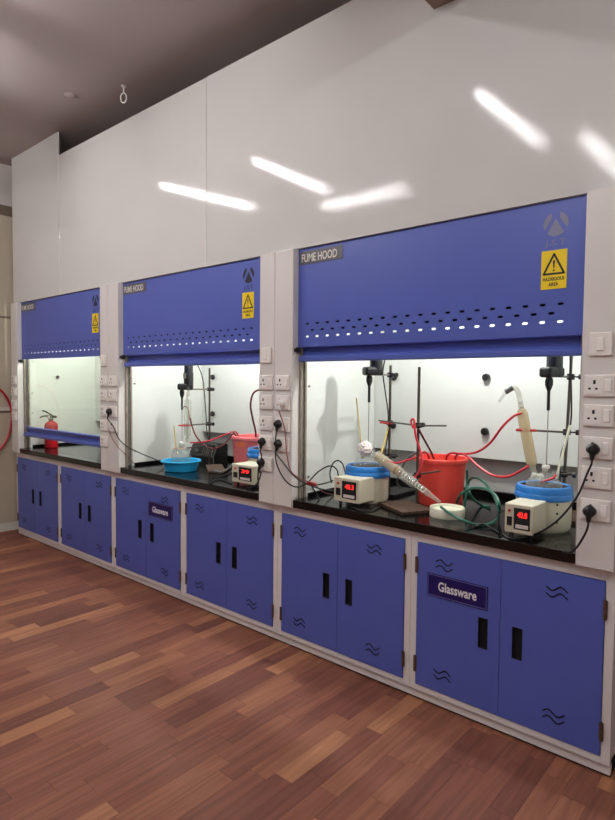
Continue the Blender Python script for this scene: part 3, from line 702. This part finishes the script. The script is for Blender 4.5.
# crumpled cotton ball
mb = MB(); r0 = 0.040; cb = P(365.5, 448.5, 0.23)
mb.ball(cb, r0, 28)
rr = random.Random(5)
for v_ in mb.bm.verts:
    d = (v_.co-cb); n_ = d.normalized(); v_.co = cb+n_*(r0*(1+0.22*math.sin(9*n_.x+3)*math.sin(11*n_.z+1)*math.cos(8*n_.y)+rr.uniform(-0.11, 0.11)))
tag(mb.build('cotton_ball', 'cotton'), 'crumpled white ball of cotton and foil on the flask neck', 'cotton ball')
# slanting condenser towards the dish
def condenser(a, b, r, m, label, tail=None, head=None, water=None):
    a, b = V(a), V(b); d = (b-a).normalized(); L = (b-a).length
    t = thing('condenser', b if b.z < a.z else a, label, 'condenser', 'glass condensers')
    MB().lathe([(r*0.45, 0), (r*0.8, 0.012), (r, 0.028), (r, L-0.028), (r*0.8, L-0.012), (r*0.45, L)], a, 20, d).build('jacket', m, t)
    MB().cyl(a-d*0.03, b+d*0.03, r*0.34, seg=12).build('inner_tube', 'clear_glass', t)
    if tail: MB().lathe([(r*0.42, 0), (r*0.62, 0.006), (r*0.62, tail*0.5), (r*0.4, tail*0.56), (r*0.3, tail)], b, 16, d).build('adapter', 'clear_plastic', t)
    if head:
        p = [a-d*0.0, a-d*0.05]+[V(h) for h in head]
        MB().tube(p, 0.0125, 12).build('bent_adapter', 'clear_plastic', t)
    return t, d
ca, cbp = P(375, 454, 0.235), P(417.5, 485.5, 0.175)
t, d = condenser(ca, cbp, 0.028, 'clear_plastic', 'slanting milky glass condenser from the cotton-topped flask to the white dish', tail=0.165)
Lc = (cbp-ca).length
MB().lathe([(0.010, 0.012), (0.0265, 0.03), (0.0265, Lc*0.60), (0.010, Lc*0.62)], ca, 18, d).build('milky_filling', 'milky_glass', t)
MB().lathe([(0.012, 0), (0.0272, 0.002), (0.0272, 0.016), (0.012, 0.018)], ca+d*(Lc*0.52), 18, d).build('brown_residue', 'liquid_brown', t)
u_ = d.orthogonal().normalized(); w_ = d.cross(u_)
MB().tube([ca+d*(Lc*0.66+0.0035*i)+(u_*math.cos(i*1.05)+w_*math.sin(i*1.05))*0.014 for i in range(int((Lc*0.33+0.06)/0.0035))], 0.0022, 6, 2).build('glass_coil', 'stopper_white', t)
tip = cbp+d*0.125
# upright condenser by the post
f2 = V((5.150, 0.30, 1.075))
jt, jb = P(521.3, 408, 0.305), P(532.5, 467, 0.295)
n1 = P(534.0, 476, 0.29); n2 = P(539.0, 477, 0.28); n3 = P(545.5, 468.5, 0.30); n4 = P(556.5, 472, 0.30)
flask(f2, 0.09, [(f2+V((-0.05, -0.01, 0.06)), n1, 0.013, True), (f2+V((-0.03, -0.03, 0.07)), n2, 0.013, True), (f2+V((0, 0, 0.08)), n3, 0.015, True), (f2+V((0.045, 0, 0.06)), n4, 0.014, False)],
      'round glass flask with white-stoppered necks in the mantle by the socket post')
t, d = condenser(jt, jb, 0.0255, 'milky_glass', 'upright milky glass condenser with a bent adapter on top', tail=0.05,
                 head=[P(517.8, 392, 0.305), P(515, 388, 0.30), P(510, 388.5, 0.29)])
MB().cyl(P(513, 387.5, 0.295), P(505.5, 392, 0.285), 0.014).build('grey_joint', 'hose_grey', t)
MB().cyl(P(505.5, 392, 0.285), P(499, 402, 0.28), 0.010, 0.007).build('outlet_tip', 'clear_plastic', t)
# tubes standing in the necks
tag(MB().cyl(n4+V((0, 0, -0.03)), P(570, 425, 0.36), 0.0055).build('glass_rod', 'enamel_white'), 'pale slanting tube standing in the flask by the leaning stand', 'glass tube')
tag(MB().tube([P(541, 482, 0.25), P(546, 480.5, 0.24), P(552, 478.5, 0.245), P(556, 475, 0.26)], 0.005).build('neck_tube', 'hose_red'), 'short red tube across the stoppered necks of the flask', 'tube')
tag(MB().cyl(P(362.3, 458, 0.27), P(356.3, 398, 0.29), 0.0035).build('thermometer', 'wood_yellow'), 'thin yellow thermometer leaning out of the cotton-topped flask', 'thermometer')
tag(MB().cyl(P(381.5, 453, 0.30), P(388.5, 427, 0.42), 0.0045).build('glass_rod', 'wood_yellow'), 'short yellow rod hanging from the red-jawed clamp', 'rod')

# hood over the basin: flask, condenser, basin
def vessel(name, c, prof, m, label, cat, power=2.0, seg=40, group=None):
    t = thing(name, (c[0], c[1], ZT), label, cat, group)
    MB().lathe(prof, (c[0], c[1], ZT), seg, power=power).build(name.split('_')[-1]+'_shell', m, t); return t
bs = (2.465, 0.20)
t = vessel('wash_basin', bs, [(0.001, 0.003), (0.112, 0.003), (0.116, 0.0), (0.122, 0.004), (0.138, 0.066), (0.152, 0.070), (0.153, 0.078), (0.146, 0.082), (0.136, 0.076), (0.119, 0.012), (0.001, 0.010)], 'basin_blue', 'round sky-blue plastic basin around the glass flask', 'basin')
MB().lathe([(0.001, 0.045), (0.126, 0.045)], (bs[0], bs[1], ZT), 40).build('water', 'pane', t)
f3 = V((2.465, 0.20, 1.005))
flask(f3, 0.078, [(f3+V((0, 0, 0.07)), P(182, 444, 0.21), 0.017, True), (f3+V((-0.04, -0.005, 0.06)), P(173, 451, 0.20), 0.013, False), (f3+V((0.045, 0, 0.055)), P(188.5, 450, 0.21), 0.013, False), (f3+V((0.0, -0.04, 0.06)), P(183, 452, 0.16), 0.012, False)],
      'round clear glass flask with several necks standing in the blue basin')
condenser(P(188.0, 398, 0.27), P(187.3, 437, 0.26), 0.026, 'clear_glass', 'upright clear glass condenser above the blue basin', tail=0.04, head=[P(188.5, 388, 0.27)])
tag(MB().tube([P(182, 407.5, 0.25), P(186, 406.5, 0.24), P(188.5, 410, 0.24), P(189.5, 420, 0.24)], 0.004).build('copper_tube', 'copper_tube'), 'thin brown bent tube beside the stirrer shaft over the basin', 'tube')
tag(MB().cyl(P(176.5, 455, 0.20), P(174.0, 426, 0.21), 0.004).build('thermometer', 'wood_yellow'), 'thin yellow thermometer leaning out of the flask in the blue basin', 'thermometer')

# black electric box behind the basin
xa_, xb_ = P(189, 462, 0.60).x, P(213.5, 462, 0.60).x
t = thing('hot_plate', ((xa_+xb_)/2, 0.67, ZT), 'black electric box with a sloping front and grille behind the blue basin', 'electric box')
MB().xprism([(0.60, ZT), (0.60, ZT+0.05), (0.64, ZT+0.135), (0.66, ZT+0.155), (0.755, ZT+0.155), (0.755, ZT)], xa_, xb_).build('case', 'black_plastic', t)
sl = V((0, 0.04, 0.085)).normalized()
for i in range(6):
    xx = xa_+(xb_-xa_)*(0.52+0.075*i)
    o = MB().box(xx-0.005, xx+0.005, 0.612, 0.618, ZT+0.055, ZT+0.128, 0.001, Matrix.Rotation(-0.44, 3, 'X'), 1).build('grille_slat', 'dark_steel', t)
MB().lathe([(0.001, 0.018), (0.016, 0.018), (0.018, 0)], (xa_+0.09, 0.6175, ZT+0.09), 14, (0, -0.9, 0.42)).build('dial', 'label_grey', t)

# buckets
bk = (4.51, 0.485)
t = vessel('red_bucket', bk, [(0.001, 0.004), (0.118, 0.004), (0.121, 0.0), (0.124, 0.006), (0.127, 0.05), (0.139, 0.225), (0.141, 0.238), (0.150, 0.241), (0.151, 0.258), (0.146, 0.265), (0.139, 0.262), (0.123, 0.02), (0.001, 0.012)], 'bucket_red', 'red plastic bucket with red hoses hanging over its rim', 'bucket')
MB().lathe([(0.001, 0.20), (0.133, 0.20)], (bk[0], bk[1], ZT), 36).build('water', 'pane', t)
pk = (2.835, 0.60)
t = vessel('pink_bucket', pk, [(0.001, 0.004), (0.100, 0.004), (0.106, 0.0), (0.110, 0.008), (0.128, 0.225), (0.134, 0.24), (0.143, 0.243), (0.144, 0.262), (0.138, 0.268), (0.130, 0.262), (0.106, 0.02), (0.001, 0.012)], 'bucket_pink', 'pink squarish plastic bucket behind the heating mantle', 'bucket', power=5.0, seg=64)
st = P(241, 444.5, 0.475)
MB().box(st.x-0.035, st.x+0.035, pk[1]-0.1285, pk[1]-0.1215, st.z-0.02, st.z+0.02, 0, Matrix.Rotation(0.0, 3, 'Z')).build('sticker', 'sticker_orange', t)

# white dish and its paste
ds = (4.700, 0.205)
t = vessel('white_dish', ds, [(0.001, 0.002), (0.082, 0.002), (0.087, 0.0), (0.089, 0.004), (0.089, 0.044), (0.087, 0.048), (0.083, 0.046), (0.083, 0.034), (0.001, 0.034)], 'enamel_white', 'low round white dish under the tip of the slanting condenser', 'dish')

# ---- hoses
def hose(pts, r, m, label, name='rubber_hose', cat='hose', group=None, seg=8):
    return tag(MB().tube(pts, r, seg).build(name, m), label, cat, group)
bkr = lambda x, y, Y: P(x, y, Y)
hose([P(522.5, 413, 0.285), P(514, 416, 0.275), P(503, 426, 0.28), P(490, 443, 0.30), P(477, 452, 0.33), P(463, 454, 0.36), P(452, 453, 0.385), P(447, 456, 0.43), P(446, 464, 0.45)], 0.0062, 'hose_red', 'red hose from the top of the upright condenser to the red bucket')
hose([P(529, 465, 0.285), P(522, 470, 0.27), P(508, 476.5, 0.26), P(492, 475, 0.27), P(478, 466, 0.30), P(468, 457, 0.335), P(461, 453.5, 0.37), P(456, 456, 0.42), P(455, 464, 0.44)], 0.0062, 'hose_red', 'red hose sagging from the foot of the upright condenser to the red bucket')
hose([P(413, 428, 0.24), P(411, 421, 0.26), P(414, 420, 0.25), P(415.5, 435, 0.24), P(420, 450, 0.235), P(422, 462, 0.22), P(419, 472, 0.20), P(414, 478, 0.19)], 0.006, 'hose_red', 'red hose looped over the horizontal rod down to the slanting condenser')
hose([P(418.5, 429, 0.27), P(425, 441, 0.31), P(431, 452, 0.36), P(434, 459, 0.44)], 0.006, 'hose_dark_red', 'dark red hose dropping from the horizontal rod into the red bucket')
hose([P(386, 461, 0.20), P(396, 463, 0.21), P(408, 460, 0.26), P(418, 456.5, 0.33), P(424, 452, 0.37), P(428, 455, 0.42), P(429, 463, 0.45)], 0.0058, 'hose_red', 'red hose running from the slanting condenser over the near rim of the red bucket')
hose([G(400, 487, 0.94), P(397, 482, 0.42), P(402, 468, 0.36), P(408, 458, 0.35), P(416, 453, 0.365), P(422, 455, 0.42)], 0.006, 'hose_grey', 'grey hose rising to the rim of the red bucket beside the rusty stand')
z0 = 0.908
hose([P(441, 507, 0.16), P(449, 513, 0.10), G(462, 520, 0.93), G(478, 525, z0), G(491, 523.5, z0), G(499, 516, 0.93), P(499.5, 506, 0.14), P(495, 495, 0.18), P(484, 488.5, 0.23), P(471, 488.5, 0.27), P(461, 494, 0.30), G(456.5, 503, 0.93)], 0.0072, 'hose_green', 'green hose arching from the slanting condenser around the white dish')
hose([P(498.5, 512, 0.18), P(496, 500, 0.22), P(489, 488, 0.28), P(480, 479, 0.34), P(472, 478, 0.40), P(468, 484, 0.42), P(471, 496, 0.40), G(481, 505, z0), G(490, 507, z0)], 0.0072, 'hose_green', 'green hose loop standing between the red bucket and the right mantle')
hose([P(467, 470, 0.45), P(467, 480, 0.46), P(466, 495, 0.42), G(464.5, 508, z0)], 0.0068, 'hose_green', 'short green hose hanging down the side of the red bucket')
# basin hood
hose([P(190.3, 418, 0.25), P(192, 426, 0.26), P(196, 436, 0.27), P(203, 444, 0.30), P(212, 448.5, 0.33), P(222, 446, 0.38), P(229, 439, 0.43), P(233, 433.5, 0.455), P(236, 436, 0.50), P(237, 443, 0.53)], 0.0058, 'hose_dark_red', 'dark red hose sagging from the clear condenser to the pink bucket')
hose([P(190.5, 442.5, 0.255), P(200, 442.5, 0.27), P(212, 440, 0.32), P(224, 435, 0.39), P(232, 432, 0.45), P(237, 433, 0.50), P(239, 440, 0.53)], 0.0058, 'hose_red', 'red hose from the foot of the clear condenser to the pink bucket')
hose([P(256.0, 441, 0.55), P(255.5, 431, 0.50), P(252.5, 418, 0.45), P(250.5, 405, 0.43), P(253, 394, 0.42), P(259, 389.8, 0.42), P(266, 390, 0.42)], 0.007, 'hose_dark_red', 'thick dark red hose arching up out of the pink bucket behind the post')
hose([G(214, 471, 0.925), G(222, 472, 0.911), G(229, 468, 0.911), G(233.5, 463.5, 0.911)], 0.009, 'hose_grey', 'grey hose lying on the worktop between the brown stand base and the pink bucket')
# tall narrow glass column half hidden by the post
gc = P(260.3, 390, 0.40)

# ---- plugs and their cables
def plug(px, py, path, m, label, pm='black_rubber', r=0.0042, white=False):
    p = P(px, py, -0.0575)
    t = thing('power_plug', (p.x, p.y, p.z-0.02), label, 'plug', 'mains plugs in the post sockets')
    mb = MB(); y0 = -0.0575; prof = [(0.022, 0.0), (0.023, 0.008), (0.0205, 0.022), (0.013, 0.032), (0.001, 0.034)]
    mb.lathe(prof, (p.x, y0, p.z), 18, (0, -1, 0), power=3.0)
    mb.cyl((p.x, y0-0.014, p.z-0.010), (p.x, y0-0.020, p.z-0.042), 0.013, 0.007)
    mb.build('plug_body', pm, t)
    MB().tube([V((p.x, y0-0.019, p.z-0.038)), V((p.x, y0-0.023, p.z-0.058))]+path, r, 8).build('cable', m, t)
C1 = lambda x, y, Y=-0.075: P(x, y, Y)
plug(593.5, 449, [C1(587, 474), C1(578, 495, -0.06), C1(564, 514, -0.04), C1(549, 527, -0.02), C1(530, 536.0, 0.03), G(511, 538.5), G(503, 533.5), P(499, 524, 0.04), P(500.5, 512, 0.05), P(507, 512, 0.045), P(511, 522, 0.04), G(511, 537)], 'black_rubber', 'black plug in the third socket down on the post beside the right mantle')
plug(590.0, 511, [C1(585, 534), C1(577, 547, -0.07), C1(569, 553, -0.05), G(563, 552)], 'black_rubber', 'black plug in the lowest socket of the post beside the right mantle')
plug(279.0, 424, [C1(275.5, 443), C1(276.5, 463), C1(285, 480), C1(296, 487, -0.06), P(307, 483, 0.02), P(318, 472, 0.10), P(329, 466, 0.16), P(336.5, 469, 0.19), P(338.5, 477, 0.19)], 'black_rubber', 'black plug below the white plug on the double post beside the red bucket hood')
plug(279.0, 443.5, [C1(283.5, 463), C1(294, 476, -0.06), P(307, 484, 0.00), P(321, 489, 0.05), P(333, 490.5, 0.10), P(338, 488, 0.17)], 'black_rubber', 'lower of two black plugs under the white plug on the double post')
plug(282.5, 403, [C1(284.5, 428), C1(287, 455), C1(291, 471), C1(301, 479, -0.05), P(314, 484, 0.03), P(323, 492, 0.09), G(334, 494.5), G(341, 493)], 'cable_red', 'white plug with a dull red cable on the double post', 'rocker_white', 0.0034)
plug(263.0, 441.5, [C1(261.5, 456), C1(258.5, 468, -0.06), C1(258.0, 478, -0.03), P(258, 484, 0.02), G(251, 489)], 'black_rubber', 'upper black plug on the double post beside the pink bucket hood')
plug(262.0, 462, [C1(261, 473), C1(258.5, 481, -0.06), P(254.5, 485.5, 0.00), G(247, 488.5)], 'black_rubber', 'lowest black plug on the double post beside the pink bucket hood')
plug(110.3, 411.5, [C1(113, 426), C1(119, 439), C1(128, 447, -0.05), P(140, 453, 0.03), P(152, 458, 0.12), P(161, 461.5, 0.22), P(168, 461, 0.36), G(176, 460.5)], 'black_rubber', 'black plug on the double post next to the hood with the lowered sash')
hose([P(108.5, 429, -0.06), P(111.5, 437, -0.07), P(118, 447, -0.06), P(127, 456, 0.02), P(133, 462.5, 0.06), G(136, 464.5)], 0.003, 'cable_red', 'thin dull red cable dangling from the double post by the lowered sash', 'cable', 'cable')
hose([P(331.5, 483, 0.19), P(330, 473, 0.20), P(333, 463.5, 0.21), P(338, 460.5, 0.22), P(342.5, 464, 0.22), P(345, 472, 0.20)], 0.0042, 'black_rubber', 'black cable arching up behind the control box of the cotton-topped mantle', 'cable', 'cable')
hose([P(307, 484.5, 0.0), P(316, 485, 0.06), P(326, 483, 0.13), P(333, 480.5, 0.2)], 0.0042, 'black_rubber', 'short black cable from the red tape to the cotton-topped mantle', 'cable', 'cable')
hose([P(311, 484.5, 0.02), P(314, 490, 0.05), P(317, 494.5, 0.08), G(319, 499)], 0.0042, 'black_rubber', 'black cable end drooping from the red tape onto the worktop', 'cable', 'cable')
tag(MB().cyl(P(307.5, 482.5, 0.0), P(315.5, 484.8, 0.05), 0.011).build('tape_wrap', 'tape_red'), 'red tape wrapped around the bundled black cables', 'tape')
hose([P(385.5, 356, 0.30), P(383, 372, 0.42), P(385, 390, 0.44), P(388, 412, 0.44), P(388, 432, 0.44), P(385, 455, 0.43), P(386, 470, 0.43), G(392, 489), G(404, 494)], 0.004, 'black_rubber', 'black cable running down the stand behind the cotton ball', 'cable', 'cable')
hose([P(570, 352, 0.44), P(571, 380, 0.46), P(571.5, 410, 0.46), P(570, 427, 0.46), P(566, 440, 0.46), P(561, 455, 0.46), P(560, 475, 0.46), P(560, 492, 0.47)], 0.004, 'black_rubber', 'black cable running down the leaning stand', 'cable', 'cable')
hose([P(195, 362, 0.33), P(198, 366, 0.36), P(202, 376, 0.42), P(204, 389, 0.44), P(206, 415, 0.45), P(207, 432, 0.45), P(211, 449, 0.45), G(214, 463, 0.95)], 0.004, 'black_rubber', 'black cable running down the stand behind the blue basin', 'cable', 'cable')
hose([G(352, 507), G(361, 510.5), G(374, 510), G(384, 503)], 0.004, 'black_rubber', 'black cable lying in front of the cotton-topped mantle', 'cable', 'cable')
hose([G(212, 478), G(222, 476), G(230, 473.5), G(234, 470.5)], 0.004, 'black_rubber', 'black cable lying on the worktop toward the pink bucket', 'cable', 'cable')
hose([G(208, 484), G(218, 479.5), G(226, 481), G(232, 483.5)], 0.004, 'black_rubber', 'black cable lying in front of the mantle by the pink bucket', 'cable', 'cable')
hose([G(474, 527), G(483, 524, 0.915), G(492, 528.5), G(499, 533)], 0.004, 'black_rubber', 'black cable lying in front of the green hose', 'cable', 'cable')

# ---- red hose hanging on the left wall
wx = XL+0.045
t = thing('wall_hose', (wx, -0.2, 0.83), 'red rubber hose looped on a hook beside the left end of the hoods', 'hose')
MB().tube([V((wx+0.01*math.sin(3*a), -0.20+0.225*math.cos(a), 1.18+0.35*math.sin(a))) for a in [math.pi/2+k*math.pi/12 for k in range(25)]], 0.011).build('hose_loop', 'hose_red', t)
MB().tube([(XL+0.017, -0.2, 1.50), (wx, -0.2, 1.50), (wx+0.018, -0.2, 1.512)], 0.006).build('hook', 'dark_steel', t)
